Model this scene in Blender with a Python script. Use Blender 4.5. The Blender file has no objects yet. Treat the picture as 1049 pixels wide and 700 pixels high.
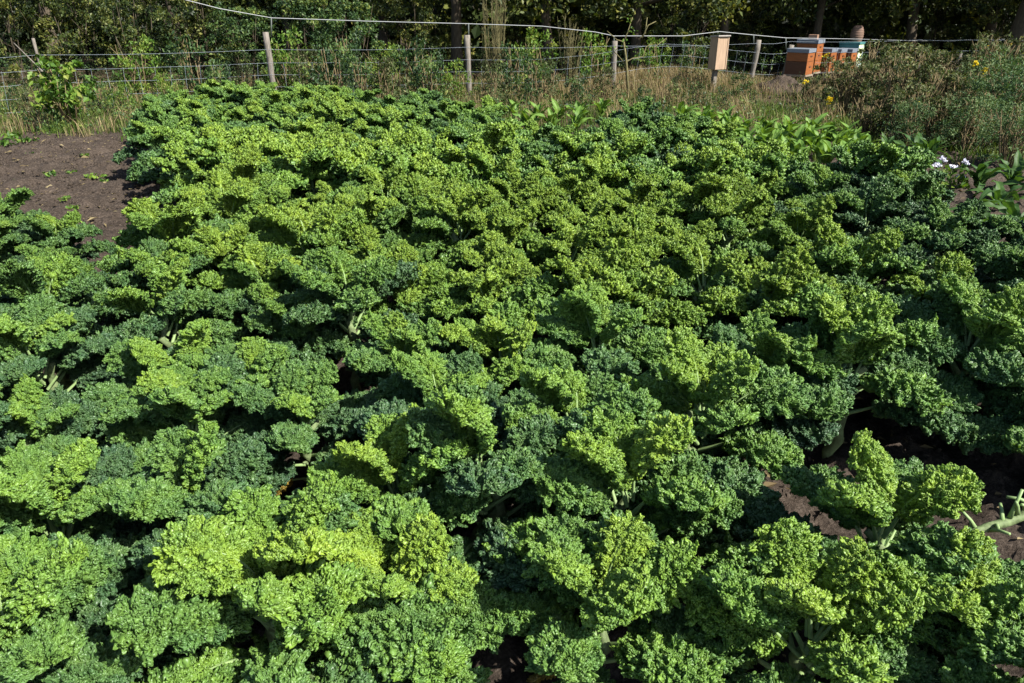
import bpy, math, random
import numpy as np
from mathutils import Vector, Matrix
PI = math.pi; R = math.radians
sc = bpy.context.scene; COL = sc.collection

# ------------------------------------------------------------------ camera, sky, sun, exposure
LENS, PITCH, CAMZ = 26.0, 24.8, 2.0
cam = bpy.data.cameras.new('camera'); cam.lens = LENS; cam.sensor_width = 36; cam.clip_start = .05; cam.clip_end = 2000
camo = bpy.data.objects.new('camera', cam); COL.objects.link(camo); sc.camera = camo
camo.location = (0, 0, CAMZ); camo.rotation_euler = (R(90 - PITCH), 0, 0)
SUN_EL, SUN_AZ = R(45), R(-34)          # azimuth measured from +X (the right) towards +Y (away from the camera)
sd = Vector((math.cos(SUN_EL)*math.cos(SUN_AZ), math.cos(SUN_EL)*math.sin(SUN_AZ), math.sin(SUN_EL)))
world = bpy.data.worlds.new('World'); sc.world = world; world.use_nodes = True
wn = world.node_tree; sky = wn.nodes.new('ShaderNodeTexSky'); sky.sky_type = 'NISHITA'; sky.sun_disc = False
sky.sun_elevation = SUN_EL; sky.sun_rotation = PI/2 - SUN_AZ
wn.links.new(sky.outputs[0], wn.nodes['Background'].inputs[0]); wn.nodes['Background'].inputs[1].default_value = .085
sl = bpy.data.lights.new('sun', 'SUN'); sl.energy = 5.0; sl.angle = R(.5); sl.color = (1, .965, .90)
so = bpy.data.objects.new('sun', sl); COL.objects.link(so); so.rotation_euler = sd.to_track_quat('Z', 'Y').to_euler(); so.location = (20, -8, 20)
sc.view_settings.view_transform = 'Standard'; sc.view_settings.look = 'None'; sc.view_settings.exposure = 1.2; sc.view_settings.gamma = 1
sc.cycles.max_bounces = 6; sc.cycles.diffuse_bounces = 3; sc.cycles.transmission_bounces = 4; sc.cycles.transparent_max_bounces = 6
sc.cycles.caustics_reflective = False; sc.cycles.caustics_refractive = False

# ------------------------------------------------------------------ helpers
F = LENS/36*1049; CP, SP = math.cos(R(PITCH)), math.sin(R(PITCH))
def ray(px, py):
    a, b = (px-524.5)/F, (350-py)/F
    return Vector((a, CP + b*SP, -SP + b*CP))
def at_z(px, py, z=0.):
    d = ray(px, py); t = (z-CAMZ)/d.z; return Vector((d.x*t, d.y*t, z))
def at_y(px, py, Y):
    d = ray(px, py); t = Y/d.y; return Vector((d.x*t, Y, CAMZ + d.z*t))
def proj(p):
    x, y, z = p[0], p[1], p[2]-CAMZ
    w = y*CP - z*SP; u = y*SP + z*CP
    return (524.5 + F*x/w, 350 - F*u/w) if w > .05 else (-9999, 9999)
def inpoly(x, y, P):
    c = False; j = len(P)-1
    for i in range(len(P)):
        if (P[i][1] > y) != (P[j][1] > y) and x < (P[j][0]-P[i][0])*(y-P[i][1])/(P[j][1]-P[i][1])+P[i][0]: c = not c
        j = i
    return c
def smooth(a, b, x): t = np.clip((x-a)/(b-a), 0, 1); return t*t*(3-2*t)

def npmesh(name, V, Fq, mats, mi=None, attrs=None, smooth_=True):
    V = np.asarray(V, np.float32); Fq = np.asarray(Fq, np.int32); k = Fq.shape[1]
    me = bpy.data.meshes.new(name); me.vertices.add(len(V)); me.vertices.foreach_set('co', V.ravel())
    me.loops.add(Fq.size); me.loops.foreach_set('vertex_index', Fq.ravel())
    me.polygons.add(len(Fq)); me.polygons.foreach_set('loop_start', np.arange(0, Fq.size, k, dtype=np.int32))
    me.update(calc_edges=True)
    for m in mats: me.materials.append(m)
    if mi is not None: me.polygons.foreach_set('material_index', np.asarray(mi, np.int32))
    me.polygons.foreach_set('use_smooth', np.full(len(Fq), bool(smooth_)))
    for n, a in (attrs or {}).items():
        at = me.attributes.new(n, 'FLOAT', 'POINT'); at.data.foreach_set('value', np.asarray(a, np.float32))
    me.validate(); return me
def link(name, me, parent=None, loc=None, rot=None, scale=None):
    o = bpy.data.objects.new(name, me); COL.objects.link(o)
    if parent: o.parent = parent
    if loc is not None: o.location = loc
    if rot is not None: o.rotation_euler = rot
    if scale is not None: o.scale = (scale,)*3 if isinstance(scale, (int, float)) else scale
    return o
def tag(o, label, cat, group=None, kind=None):
    if label: o['label'] = label
    if cat: o['category'] = cat
    if group: o['group'] = group
    if kind: o['kind'] = kind
    return o
def thing(name, label, cat, loc=(0, 0, 0), rz=0, group=None):
    return tag(link(name, None, None, loc, (0, 0, rz)), label, cat, group)
class MB:
    """collects boxes, tubes and lathes in quads"""
    def __init__(s): s.v = []; s.f = []; s.m = []
    def add(s, v, f, m=0):
        b = len(s.v); s.v += [tuple(p) for p in v]; s.f += [tuple(i+b for i in q) for q in f]; s.m += [m]*len(f)
    def box(s, c, d, rz=0, m=0, taper=1., M=None):
        v = []
        for z in (-1, 1):
            t = taper if z > 0 else 1
            for x, y in ((-1, -1), (1, -1), (1, 1), (-1, 1)): v.append(Vector((x*d[0]/2*t, y*d[1]/2*t, z*d[2]/2)))
        Rz = M or Matrix.Rotation(rz, 3, 'Z'); v = [Rz @ p + Vector(c) for p in v]
        s.add(v, [(0, 3, 2, 1), (4, 5, 6, 7), (0, 1, 5, 4), (1, 2, 6, 5), (2, 3, 7, 6), (3, 0, 4, 7)], m)
    def tube(s, pts, rad, n=6, m=0, jit=0, rng=None):
        pts = [Vector(p) for p in pts]; k = len(pts); v = []
        rad = rad if isinstance(rad, (list, tuple)) else [rad]*k
        ref = Vector((.31, .2, .93)) if abs((pts[-1]-pts[0]).normalized().z) < .8 else Vector((.93, .3, .1))
        for i, p in enumerate(pts):
            t = (pts[min(i+1, k-1)]-pts[max(i-1, 0)]).normalized(); a = t.cross(ref).normalized(); b = t.cross(a)
            for j in range(n):
                an = 2*PI*j/n; rr = rad[i]*(1+(rng.uniform(-jit, jit) if jit else 0)); v.append(p + a*math.cos(an)*rr + b*math.sin(an)*rr)
        f = [(i*n+j, i*n+(j+1) % n, (i+1)*n+(j+1) % n, (i+1)*n+j) for i in range(k-1) for j in range(n)]
        v += [pts[0], pts[-1]]; c0 = k*n
        f += [(c0, (j+1) % n, j, j) for j in range(n)] and []
        s.add(v, f, m)
        # caps
        b = len(s.v)-len(v)
        for j in range(0, n-2, 2):
            q = (0, j+1, j+2, min(j+3, n-1))
            if len(set(q)) == 4:
                s.f.append(tuple(b+i for i in q[::-1])); s.m.append(m); o = (k-1)*n; s.f.append(tuple(b+o+i for i in q)); s.m.append(m)
    def lathe(s, prof, n=20, m=0, c=(0, 0, 0)):
        v = [(c[0]+r*math.cos(2*PI*j/n), c[1]+r*math.sin(2*PI*j/n), c[2]+z) for r, z in prof for j in range(n)]
        s.add(v, [(i*n+j, i*n+(j+1) % n, (i+1)*n+(j+1) % n, (i+1)*n+j) for i in range(len(prof)-1) for j in range(n)], m)
    def mesh(s, name, mats, sm=False):
        return npmesh(name, s.v, s.f, mats, s.m, None, sm)
    def obj(s, name, mats, parent=None, sm=False, bevel=0, **k):
        o = link(name, s.mesh(name, mats, sm), parent, **k)
        if bevel: b = o.modifiers.new('bevel', 'BEVEL'); b.width = bevel; b.segments = 2; b.limit_method = 'ANGLE'
        return o

# ------------------------------------------------------------------ materials
class NT:
    def __init__(s, name):
        s.m = bpy.data.materials.new(name); s.m.use_nodes = True; s.t = s.m.node_tree; s.p = s.t.nodes['Principled BSDF']; s.out = s.t.nodes['Material Output']
    def n(s, ty, **k):
        x = s.t.nodes.new(ty)
        for a, b in k.items():
            if a.startswith('_'): x.inputs[a[1:].replace('_', ' ')].default_value = b
            else: setattr(x, a, b)
        return x
    def l(s, a, b): s.t.links.new(a, b)
    def noise(s, scale, detail=4, rough=.6, coord='Object'):
        tc = s.n('ShaderNodeTexCoord'); x = s.n('ShaderNodeTexNoise'); x.inputs['Scale'].default_value = scale; x.inputs['Detail'].default_value = detail; x.inputs['Roughness'].default_value = rough
        s.l(tc.outputs[coord], x.inputs['Vector']); return x
    def ramp(s, src, stops):
        r = s.n('ShaderNodeValToRGB'); e = r.color_ramp.elements
        while len(e) < len(stops): e.new(.5)
        for x, (p, c) in zip(e, stops): x.position = p; x.color = (*c, 1)
        s.l(src, r.inputs[0]); return r
    def mix(s, a, b, fac, mode='MIX'):
        x = s.n('ShaderNodeMixRGB', blend_type=mode)
        for i, q in ((1, a), (2, b)):
            if isinstance(q, tuple): x.inputs[i].default_value = (*q, 1)
            else: s.l(q, x.inputs[i])
        if isinstance(fac, (int, float)): x.inputs[0].default_value = fac
        else: s.l(fac, x.inputs[0])
        return x.outputs[0]
    def bump(s, src, st, dist=.01):
        b = s.n('ShaderNodeBump'); b.inputs['Strength'].default_value = st; b.inputs['Distance'].default_value = dist; s.l(src, b.inputs['Height']); s.l(b.outputs[0], s.p.inputs['Normal'])
    def base(s, c, rough=.6, spec=.3):
        if isinstance(c, tuple): s.p.inputs['Base Color'].default_value = (*c, 1)
        else: s.l(c, s.p.inputs['Base Color'])
        s.p.inputs['Roughness'].default_value = rough; s.p.inputs['Specular IOR Level'].default_value = spec
    def translucent(s, c, fac, tint=(1.45, 1.4, .55)):
        tr = s.n('ShaderNodeBsdfTranslucent'); t = s.mix(c, tint, 1., 'MULTIPLY'); s.l(t, tr.inputs[0])
        mx = s.n('ShaderNodeMixShader'); mx.inputs[0].default_value = fac
        s.l(s.p.outputs[0], mx.inputs[1]); s.l(tr.outputs[0], mx.inputs[2]); s.l(mx.outputs[0], s.out.inputs[0])

def mat_kale():
    m = NT('kale_leaf'); oi = m.n('ShaderNodeObjectInfo'); nz = m.noise(26, 3)
    v = m.ramp(nz.outputs['Fac'], [(.3, (.72, .78, .85)), (.7, (1.25, 1.2, .95))])
    c = m.mix(oi.outputs['Color'], v.outputs[0], 1., 'MULTIPLY'); n2 = m.noise(7, 2); v2 = m.ramp(n2.outputs['Fac'], [(.3, (.78, .86, 1.05)), (.7, (1.28, 1.16, .9))]); c = m.mix(c, v2.outputs[0], 1., 'MULTIPLY')
    at = m.n('ShaderNodeAttribute', attribute_name='edge')
    e = m.ramp(at.outputs['Fac'], [(0, (.30, .38, .20)), (.22, (.30, .38, .20)), (.5, (0, 0, 0))])
    f = m.ramp(at.outputs['Fac'], [(.0, (.5,)*3), (.16, (0,)*3)])
    c = m.mix(c, (.20, .29, .14), f.outputs[0])
    m.base(c, .40, .45); m.translucent(c, .27); return m.m
def mat_plain(name, c, rough=.7, spec=.2, var=.35, scale=12, bump=0, stretch=None):
    m = NT(name); nz = m.noise(scale, 6)
    if stretch:
        mp = m.n('ShaderNodeMapping'); mp.inputs['Scale'].default_value = stretch; tc = m.n('ShaderNodeTexCoord'); m.l(tc.outputs['Object'], mp.inputs[0]); m.l(mp.outputs[0], nz.inputs['Vector'])
    r = m.ramp(nz.outputs['Fac'], [(.25, tuple(x*(1-var) for x in c)), (.75, tuple(min(.95, x*(1+var)) for x in c))])
    m.base(r.outputs[0], rough, spec)
    if bump: m.bump(nz.outputs['Fac'], bump, .01)
    return m.m
def mat_leaf(name, cols, tr=.3, rough=.5, spec=.3, tint=(1.4, 1.4, .5)):
    """cols: stops over the per-leaf tone; a little object-wide variation"""
    m = NT(name); at = m.n('ShaderNodeAttribute', attribute_name='tone')
    r = m.ramp(at.outputs['Fac'], [(i/max(1, len(cols)-1), c) for i, c in enumerate(cols)])
    oi = m.n('ShaderNodeObjectInfo'); v = m.ramp(oi.outputs['Random'], [(0, (.8, .85, .8)), (1, (1.2, 1.12, 1.0))])
    c = m.mix(r.outputs[0], v.outputs[0], 1., 'MULTIPLY'); m.base(c, rough, spec); m.translucent(c, tr, tint); return m.m
def mat_soil():
    m = NT('garden_soil'); n1 = m.noise(3, 6); n2 = m.noise(45, 8, .7); n3 = m.noise(.6, 3)
    a = m.ramp(n2.outputs['Fac'], [(.3, (.030, .024, .020)), (.52, (.066, .052, .041)), (.72, (.14, .115, .095))])
    b = m.ramp(n1.outputs['Fac'], [(.3, (.72, .70, .68)), (.7, (1.25, 1.2, 1.15))])
    c = m.mix(a.outputs[0], b.outputs[0], 1., 'MULTIPLY')
    m.base(c, .95, .1); m.bump(n2.outputs['Fac'], 1., .03); return m.m
def mat_ground():
    m = NT('meadow_ground'); n1 = m.noise(1.3, 6); n2 = m.noise(60, 6, .7)
    a = m.ramp(n1.outputs['Fac'], [(.3, (.045, .055, .02)), (.5, (.075, .06, .035)), (.7, (.10, .075, .048))])
    b = m.ramp(n2.outputs['Fac'], [(.3, (.6,)*3), (.7, (1.3,)*3)])
    m.base(m.mix(a.outputs[0], b.outputs[0], 1., 'MULTIPLY'), .95, .1); m.bump(n2.outputs['Fac'], .8, .03); return m.m

M_KALE = mat_kale()
M_STEM = mat_plain('kale_stem', (.125, .165, .07), .65, .2, .5, 40, .5)
M_RIB = mat_plain('kale_petiole', (.20, .285, .11), .5, .25, .25, 30)
M_LITTER = mat_plain('leaf_litter', (.030, .023, .013), .95, .05, .5, 9, .8); M_SOIL = mat_soil(); M_GROUND = mat_ground()
M_POST = mat_plain('weathered_post', (.165, .145, .12), .85, .15, .65, 7, .6, (9, 9, 1.2))
M_WIRE = mat_plain('galvanised_wire', (.30, .34, .38), .45, .5, .15, 5)
M_CABLE = mat_plain('pale_cable', (.30, .31, .31), .5, .4, .1, 5)
M_ROD = mat_plain('dark_rod', (.08, .09, .08), .6, .3, .2, 5)
M_BARK = mat_plain('bark', (.085, .068, .048), .9, .1, .5, 7, 1., (4, 4, 1))
M_TWIG = mat_plain('pale_twig', (.135, .12, .055), .85, .1, .35, 14)
M_DRYSTEM = mat_plain('dry_stem', (.15, .115, .06), .85, .1, .4, 14)
M_WOODS = mat_leaf('woodland_leaf', [(.008, .015, .005), (.022, .040, .010), (.075, .100, .022), (.19, .19, .05)], .25)  # dark stops put the wood's shade into the colour, bright ones its sunlit clumps
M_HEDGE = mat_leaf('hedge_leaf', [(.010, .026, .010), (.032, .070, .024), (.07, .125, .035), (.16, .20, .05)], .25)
M_BUSH = mat_leaf('bush_leaf', [(.03, .07, .012), (.065, .14, .02), (.12, .21, .03), (.2, .24, .05)], .3)
M_WEED = mat_leaf('weed_leaf', [(.020, .018, .009), (.038, .052, .018), (.085, .122, .050), (.19, .19, .11)], .25, .7, .15)
M_MUG = mat_leaf('mugwort_leaf', [(.035, .07, .03), (.06, .115, .045), (.10, .16, .065), (.15, .2, .09)], .2, .6, .2)
M_CHARD = mat_leaf('chard_leaf', [(.07, .14, .03), (.12, .22, .035), (.22, .31, .09)], .25, .55, .25)
M_DARKSTRAP = mat_leaf('strap_leaf', [(.03, .07, .02), (.05, .11, .025), (.10, .17, .05)], .3, .55, .25)
M_GRASS = mat_leaf('grass_blade', [(.035, .07, .012), (.07, .12, .02), (.13, .17, .04)], .3, .6, .2)
M_DRY = mat_leaf('dry_grass_blade', [(.14, .10, .055), (.24, .18, .10), (.36, .28, .16), (.14, .14, .05)], .25, .8, .1, (1.2, 1.1, .8))
M_YELLOW = mat_plain('yellow_petal', (.70, .54, .02), .6, .2, .15, 20)
M_WHITE = mat_plain('white_petal', (.80, .78, .84), .6, .2, .05, 20)
M_BOX = mat_plain('box_board', (.34, .235, .155), .75, .2, .22, 5, .2, (6, 6, .8))
M_BOXROOF = mat_plain('box_roof', (.30, .27, .24), .7, .2, .2, 8)
M_HIVE = mat_plain('hive_board', (.235, .078, .022), .6, .3, .3, 5, .15, (1.2, 1.2, 8))
M_HIVE_SHADE_GRIP = mat_plain('hive_shade_and_grip', (.085, .040, .022), .7, .25, .3, 5, .15, (1.2, 1.2, 8))  # shaded copy of the hive board, also the brown of the hand grips
M_METAL = mat_plain('hive_metal_lid', (.15, .17, .20), .5, .3, .12, 8)
M_TEAL = mat_plain('teal_hive_paint', (.055, .17, .165), .5, .35, .2, 8)
M_PALLET = mat_plain('stand_plank', (.24, .19, .14), .85, .15, .3, 6)
M_STONE = mat_plain('brick_block', (.25, .15, .10), .9, .1, .25, 20, .4)
M_POT = mat_plain('clay_pot', (.15, .095, .068), .8, .2, .3, 9, .3, (1, 1, 6))
def mat_pattern():
    m = NT('painted_hive_end'); nz = m.noise(9, 1, .3)
    r = m.ramp(nz.outputs['Fac'], [(.40, (.45, .62, .66)), (.43, (.72, .74, .30)), (.50, (.70, .76, .22)), (.54, (.35, .55, .62)), (.62, (.75, .8, .8))])
    r.color_ramp.interpolation = 'CONSTANT'; m.base(r.outputs[0], .5, .35); return m.m
M_PATTERN = mat_pattern()

# ------------------------------------------------------------------ ground
def hnoise(X, Y, rs, lam, n=14):
    out = np.zeros_like(X)
    for i in range(n):
        a = rs.uniform(0, 2*PI); k = 2*PI/lam*rs.uniform(.7, 1.4); out += np.sin(X*k*math.cos(a)+Y*k*math.sin(a)+rs.uniform(0, 6.28))
    return out*math.sqrt(2/n)
MOUND = at_z(680, 96); SOILHEAP = at_z(786, 92)
def ground_h(X, Y):
    X = np.asarray(X, float); Y = np.asarray(Y, float)
    h = .10*smooth(12.5, 16, Y)*0 + .30*np.exp(-(((X-MOUND.x)/2.0)**2+((Y-MOUND.y-.2)/1.0)**2))
    return h
def build_ground():
    rs = np.random.RandomState(4)
    big = npmesh('ground', [(-400, -60, -.12), (400, -60, -.12), (400, 700, -.12), (-400, 700, -.12)], [(0, 1, 2, 3)], [M_GROUND])
    tag(link('ground', big), None, None, None, 'structure')
    def sheet(name, x0, x1, y0, y1, st, mat, z, rough):
        xs = np.arange(x0, x1+st/2, st); ys = np.arange(y0, y1+st/2, st); X, Y = np.meshgrid(xs, ys, indexing='ij')
        Z = ground_h(X, Y) + z
        for lam, a in rough: Z = Z + hnoise(X, Y, rs, lam)*a
        edge = np.minimum(np.minimum(X-x0, x1-X), np.minimum(Y-y0, y1-Y)); Z = Z - .14*(1-smooth(0, 1.5, edge))*(z <= 0)
        idx = np.arange(X.size).reshape(X.shape); q = np.stack([idx[:-1, :-1], idx[1:, :-1], idx[1:, 1:], idx[:-1, 1:]], -1).reshape(-1, 4)
        o = link(name, npmesh(name, np.stack([X.ravel(), Y.ravel(), Z.ravel()], 1), q, [mat])); tag(o, None, None, None, 'structure')
    sheet('meadow', -22, 26, 13.2, 42, .12, M_GROUND, 0, ((.8, .012), (.3, .008)))
    sheet('woodland_floor', -22, 26, 19.6, 42, .25, M_LITTER, .006, ((.8, .012),))
    sheet('soil_bed', -10.5, 13, -2, 13.6, .045, M_SOIL, 0, ((.7, .018), (.26, .014), (.11, .012)))
build_ground()

# ------------------------------------------------------------------ kale
def grf(rng, P, lam, n=18):
    out = np.zeros(P.shape[0])
    for i in range(n):
        a = rng.uniform(0, 2*PI); k = 2*PI/lam*rng.uniform(.75, 1.35)
        out += np.sin(P[:, 0]*k*math.cos(a)+P[:, 1]*k*math.sin(a)+rng.uniform(0, 2*PI))
    return out*math.sqrt(2/n)
def kale_leaf(name, seed, nu, nv, fine=True):
    rng = random.Random(seed); L = rng.uniform(.27, .36); W = rng.uniform(.105, .14); pet = rng.uniform(.10, .15); arch = rng.uniform(1.2, 2.1)
    u = np.linspace(0, 1, nu); U, V = np.meshgrid(u, np.linspace(-1, 1, nv), indexing='ij'); U = U.ravel(); V = V.ravel(); aV = np.abs(V)
    w = W*np.sin(PI*np.clip(U*.93+.05, 0, 1))**.55*(.72+.42*U)
    ph = rng.uniform(0, 6)
    lob = np.sin(U*2*PI*rng.uniform(3.2, 4.6)+np.sign(V)*.9+ph)*.13+np.sin(U*2*PI*8+V+ph*2)*.06
    w = w*(1+lob*aV**1.5); tipw = 1+.06*np.sin(V*9+ph)*U**3
    P2 = np.stack([V*W*1.6, U*L*1.35], 1)
    ths = arch*u**1.3-.2; ds = L/nu
    cy = np.concatenate([[0], np.cumsum(np.cos(ths)*ds)[:-1]]); cz = np.concatenate([[0], np.cumsum(-np.sin(ths)*ds)[:-1]])
    th = np.interp(U, u, ths); y = np.interp(U, u, cy)*tipw; z = np.interp(U, u, cz)
    dr = rng.uniform(1.0, 1.5); ang = aV*dr
    x = np.sign(V)*w*np.sin(ang)/dr*1.05; zz = -w*(1-np.cos(ang))/dr
    N = np.stack([np.sin(ang)*np.sign(V), np.sin(th)*np.cos(ang), np.cos(th)*np.cos(ang)], 1)
    P = np.stack([x, y+zz*np.sin(th)*.3, z+zz], 1)
    mv = rng.choice((.45, .75, 1.0)); ed = np.clip((aV-.05*np.clip(1-U/mv, 0, 1))/.26+.32*smooth(0, mv, U), 0, 1)**.8
    G = lambda lam: grf(rng, P2, lam)
    P = P+N*((G(.085)*.010+G(.042)*.0085)*ed)[:, None]
    for lam, am in (((.018, .0019), (.0082, .0035), (.0046, .0021)) if fine else ((.022, .0048), (.0125, .0046))):
        D = (np.stack([G(lam), G(lam), G(lam)], 1)*.85+N*(G(lam)*.9)[:, None])*am
        P = P+D*ed[:, None]
    idx = np.arange(nu*nv).reshape(nu, nv)
    q = np.stack([idx[:-1, :-1], idx[1:, :-1], idx[1:, 1:], idx[:-1, 1:]], -1).reshape(-1, 4)
    M, T, Rn = 10, 10, 6; tv = []; tf = []
    for i in range(M+T):
        if i < M: t = i/(M-1); c = (0, -pet*(1-t), -.12*pet*(1-t)); r = .0085*(1-.4*t)
        else:
            t = (i-M+1)/T; k = min(int(t*.6*nu), nu-1); c = (0, cy[k], cz[k]+.002-.010*t); r = .005*(1-t)+.0008
        for j in range(Rn): a = 2*PI*j/Rn; tv.append((c[0]+r*1.25*math.cos(a), c[1], c[2]+r*math.sin(a)))
    b = len(P)
    for i in range(M+T-1):
        for j in range(Rn): tf.append((b+i*Rn+j, b+i*Rn+(j+1) % Rn, b+(i+1)*Rn+(j+1) % Rn, b+(i+1)*Rn+j))
    Vt = np.concatenate([P, np.array(tv)]); Vt[:, 1] += pet
    mi = np.zeros(len(q)+len(tf), int); mi[len(q):] = 1
    return npmesh(name, Vt, np.concatenate([q, np.array(tf)]), [M_KALE, M_RIB], mi, {'edge': np.concatenate([ed, np.ones(len(tv))])})
NEAR = [kale_leaf('kale_leaf', i, 390, 350) for i in range(9)]
MID = [kale_leaf('kale_leaf', 20+i, 200, 180) for i in range(8)]
FAR = [kale_leaf('kale_leaf', 40+i, 100, 90, False) for i in range(7)]
def stem_mesh(seed, h=.40):
    rng = random.Random(seed); b = MB(); k = 8
    pts = [(rng.uniform(-.01, .01)*i, rng.uniform(-.01, .01)*i, h*i/(k-1)-.02) for i in range(k)]
    b.tube(pts, [.020, .021, .022, .022, .021, .019, .016, .011], 9)
    for i in range(9):
        z = rng.uniform(.06, h*.6); a = rng.uniform(0, 6.28); p = Vector((0, 0, z)); d = Vector((math.cos(a), math.sin(a), .35))
        b.tube([p+d*.012, p+d*rng.uniform(.03, .045)], [.008, .006], 6)
    return b.mesh('stem', [M_STEM], True)
STEMS = [stem_mesh(i) for i in range(4)]
FIELD = [(-260, 800), (-260, 214), (30, 211), (80, 220), (100, 254), (180, 242), (198, 205), (165, 165), (140, 140), (128, 122), (200, 100), (290, 92), (370, 92), (388, 112), (412, 114),
         (430, 100), (480, 112), (545, 140), (600, 136), (622, 118), (690, 114), (745, 142), (795, 172), (838, 192), (868, 172), (920, 178), (962, 205), (1010, 240), (1062, 258), (1300, 275), (1300, 800)]
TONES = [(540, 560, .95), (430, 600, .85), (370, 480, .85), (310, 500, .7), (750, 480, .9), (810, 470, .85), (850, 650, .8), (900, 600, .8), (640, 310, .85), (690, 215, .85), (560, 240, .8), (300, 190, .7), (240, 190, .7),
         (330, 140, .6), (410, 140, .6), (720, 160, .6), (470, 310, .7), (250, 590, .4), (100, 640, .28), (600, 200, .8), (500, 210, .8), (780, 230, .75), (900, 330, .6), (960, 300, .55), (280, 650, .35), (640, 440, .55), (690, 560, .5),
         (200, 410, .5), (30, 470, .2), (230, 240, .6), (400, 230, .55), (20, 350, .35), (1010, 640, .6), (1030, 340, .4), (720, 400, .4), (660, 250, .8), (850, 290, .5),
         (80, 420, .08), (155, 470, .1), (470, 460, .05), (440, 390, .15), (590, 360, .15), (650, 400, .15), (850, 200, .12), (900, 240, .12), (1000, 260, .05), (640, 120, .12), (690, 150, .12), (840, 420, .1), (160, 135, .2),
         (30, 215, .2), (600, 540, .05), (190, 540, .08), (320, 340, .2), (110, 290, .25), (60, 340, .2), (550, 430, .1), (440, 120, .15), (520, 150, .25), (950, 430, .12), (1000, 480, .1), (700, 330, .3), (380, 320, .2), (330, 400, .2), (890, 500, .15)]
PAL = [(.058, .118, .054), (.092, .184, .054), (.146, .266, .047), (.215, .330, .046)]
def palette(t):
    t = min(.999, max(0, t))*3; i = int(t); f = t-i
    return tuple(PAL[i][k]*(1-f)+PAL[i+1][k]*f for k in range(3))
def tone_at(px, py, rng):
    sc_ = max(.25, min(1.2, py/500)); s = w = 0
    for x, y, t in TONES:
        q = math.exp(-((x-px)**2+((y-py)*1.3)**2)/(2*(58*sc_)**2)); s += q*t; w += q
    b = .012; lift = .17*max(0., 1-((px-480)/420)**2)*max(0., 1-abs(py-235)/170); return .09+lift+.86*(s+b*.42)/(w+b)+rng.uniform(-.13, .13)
def kale_plant(rng, x, y, tone, lod, size):
    n = {0: 14, 1: 13, 2: 11}[lod]; lib = (NEAR, MID, FAR)[lod]
    t0 = thing('kale_plant', None, 'kale plant', (x, y, 0), rng.uniform(0, 6.28), 'curly kale plants in the bed')
    link('stem', rng.choice(STEMS), t0, (0, 0, 0), (0, 0, rng.uniform(0, 6)), size)
    ph = rng.uniform(0, 6.28)
    for k in range(n):
        t = k/(n-1); el = R(20+58*t**1.15+rng.uniform(-9, 9)); s = rng.uniform(.9, 1.12)*(1-.32*t)*size
        o = link('leaf', rng.choice(lib), t0, (0, 0, (.20+.20*t)*size), (el, rng.uniform(-.35, .35), ph+k*2.4+rng.uniform(-.25, .25)), s*(1 if lod < 2 else 1.22))
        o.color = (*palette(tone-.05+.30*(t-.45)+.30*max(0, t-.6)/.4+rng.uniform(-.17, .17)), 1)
    if lod == 0 and rng.random() < .35 or lod == 1 and rng.random() < .2:      # an old yellow leaf low on the stem
        a = rng.uniform(0, 6.28); o = link('leaf', rng.choice(lib), t0, (0, 0, .12), (R(-14), 0, a), .7*size); o.color = (.27, .19, .035, 1); o['label'] = 'yellowed old leaf'
    return t0
KALE = []
def plant_field():
    rng = random.Random(11); SPX, SPY = .53, .52; r = 0; Y = 1.0
    while Y < 13.5:
        row = []
        for i in range(-14, 15):
            x = (i+.5*(r % 2))*SPX+rng.uniform(-.15, .15); y = Y+rng.uniform(-.16, .16)
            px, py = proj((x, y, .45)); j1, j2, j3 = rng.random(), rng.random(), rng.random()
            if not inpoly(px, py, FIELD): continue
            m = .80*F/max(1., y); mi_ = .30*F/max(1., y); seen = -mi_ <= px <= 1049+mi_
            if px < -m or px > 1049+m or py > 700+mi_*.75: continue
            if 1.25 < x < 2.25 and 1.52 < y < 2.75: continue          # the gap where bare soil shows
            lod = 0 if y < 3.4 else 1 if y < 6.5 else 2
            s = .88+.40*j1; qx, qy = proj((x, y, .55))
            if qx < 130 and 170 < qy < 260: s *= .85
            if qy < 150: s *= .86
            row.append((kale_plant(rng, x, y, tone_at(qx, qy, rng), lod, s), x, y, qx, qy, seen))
        for k in row:
            if not k[5]: k[0]['label'] = 'curly kale growing past the edge of the view, at the side of the bed'
        row = [k for k in row if k[5]]
        if row: KALE.append(row)
        r += 1; Y += SPY
plant_field()
ORD = 'first second third fourth fifth sixth seventh eighth ninth tenth eleventh twelfth thirteenth fourteenth fifteenth sixteenth seventeenth eighteenth nineteenth twentieth'.split()
def leaf_tone(t0):
    c = [ch.color for ch in t0.children if ch.name.startswith('leaf') and not ch.get('label')]
    g = sum(x[0] for x in c)/len(c); return 'dark blue-green' if g < .062 else 'deep green' if g < .095 else 'mid-green' if g < .14 else 'light green' if g < .19 else 'yellow-green'
def label_kale():
    n = len(KALE)
    for r, row in enumerate(KALE):
        row.sort(key=lambda k: k[1]); m = len(row)
        where = ('front row' if r == 0 else 'back row by the fence' if r == n-1 else ORD[r]+' row from the front' if r < 11 else ORD[n-1-r]+' row from the fence')
        for i, k in enumerate(row):
            side = (ORD[i]+' from the left' if i else 'leftmost') if i < m/2 else (ORD[m-1-i]+' from the right' if m-1-i else 'rightmost')
            k[0]['label'] = f'{leaf_tone(k[0])} curly kale, {side} in the {where}'
            k[0]['group'] = 'curly kale plants in the bed'
label_kale()

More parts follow.
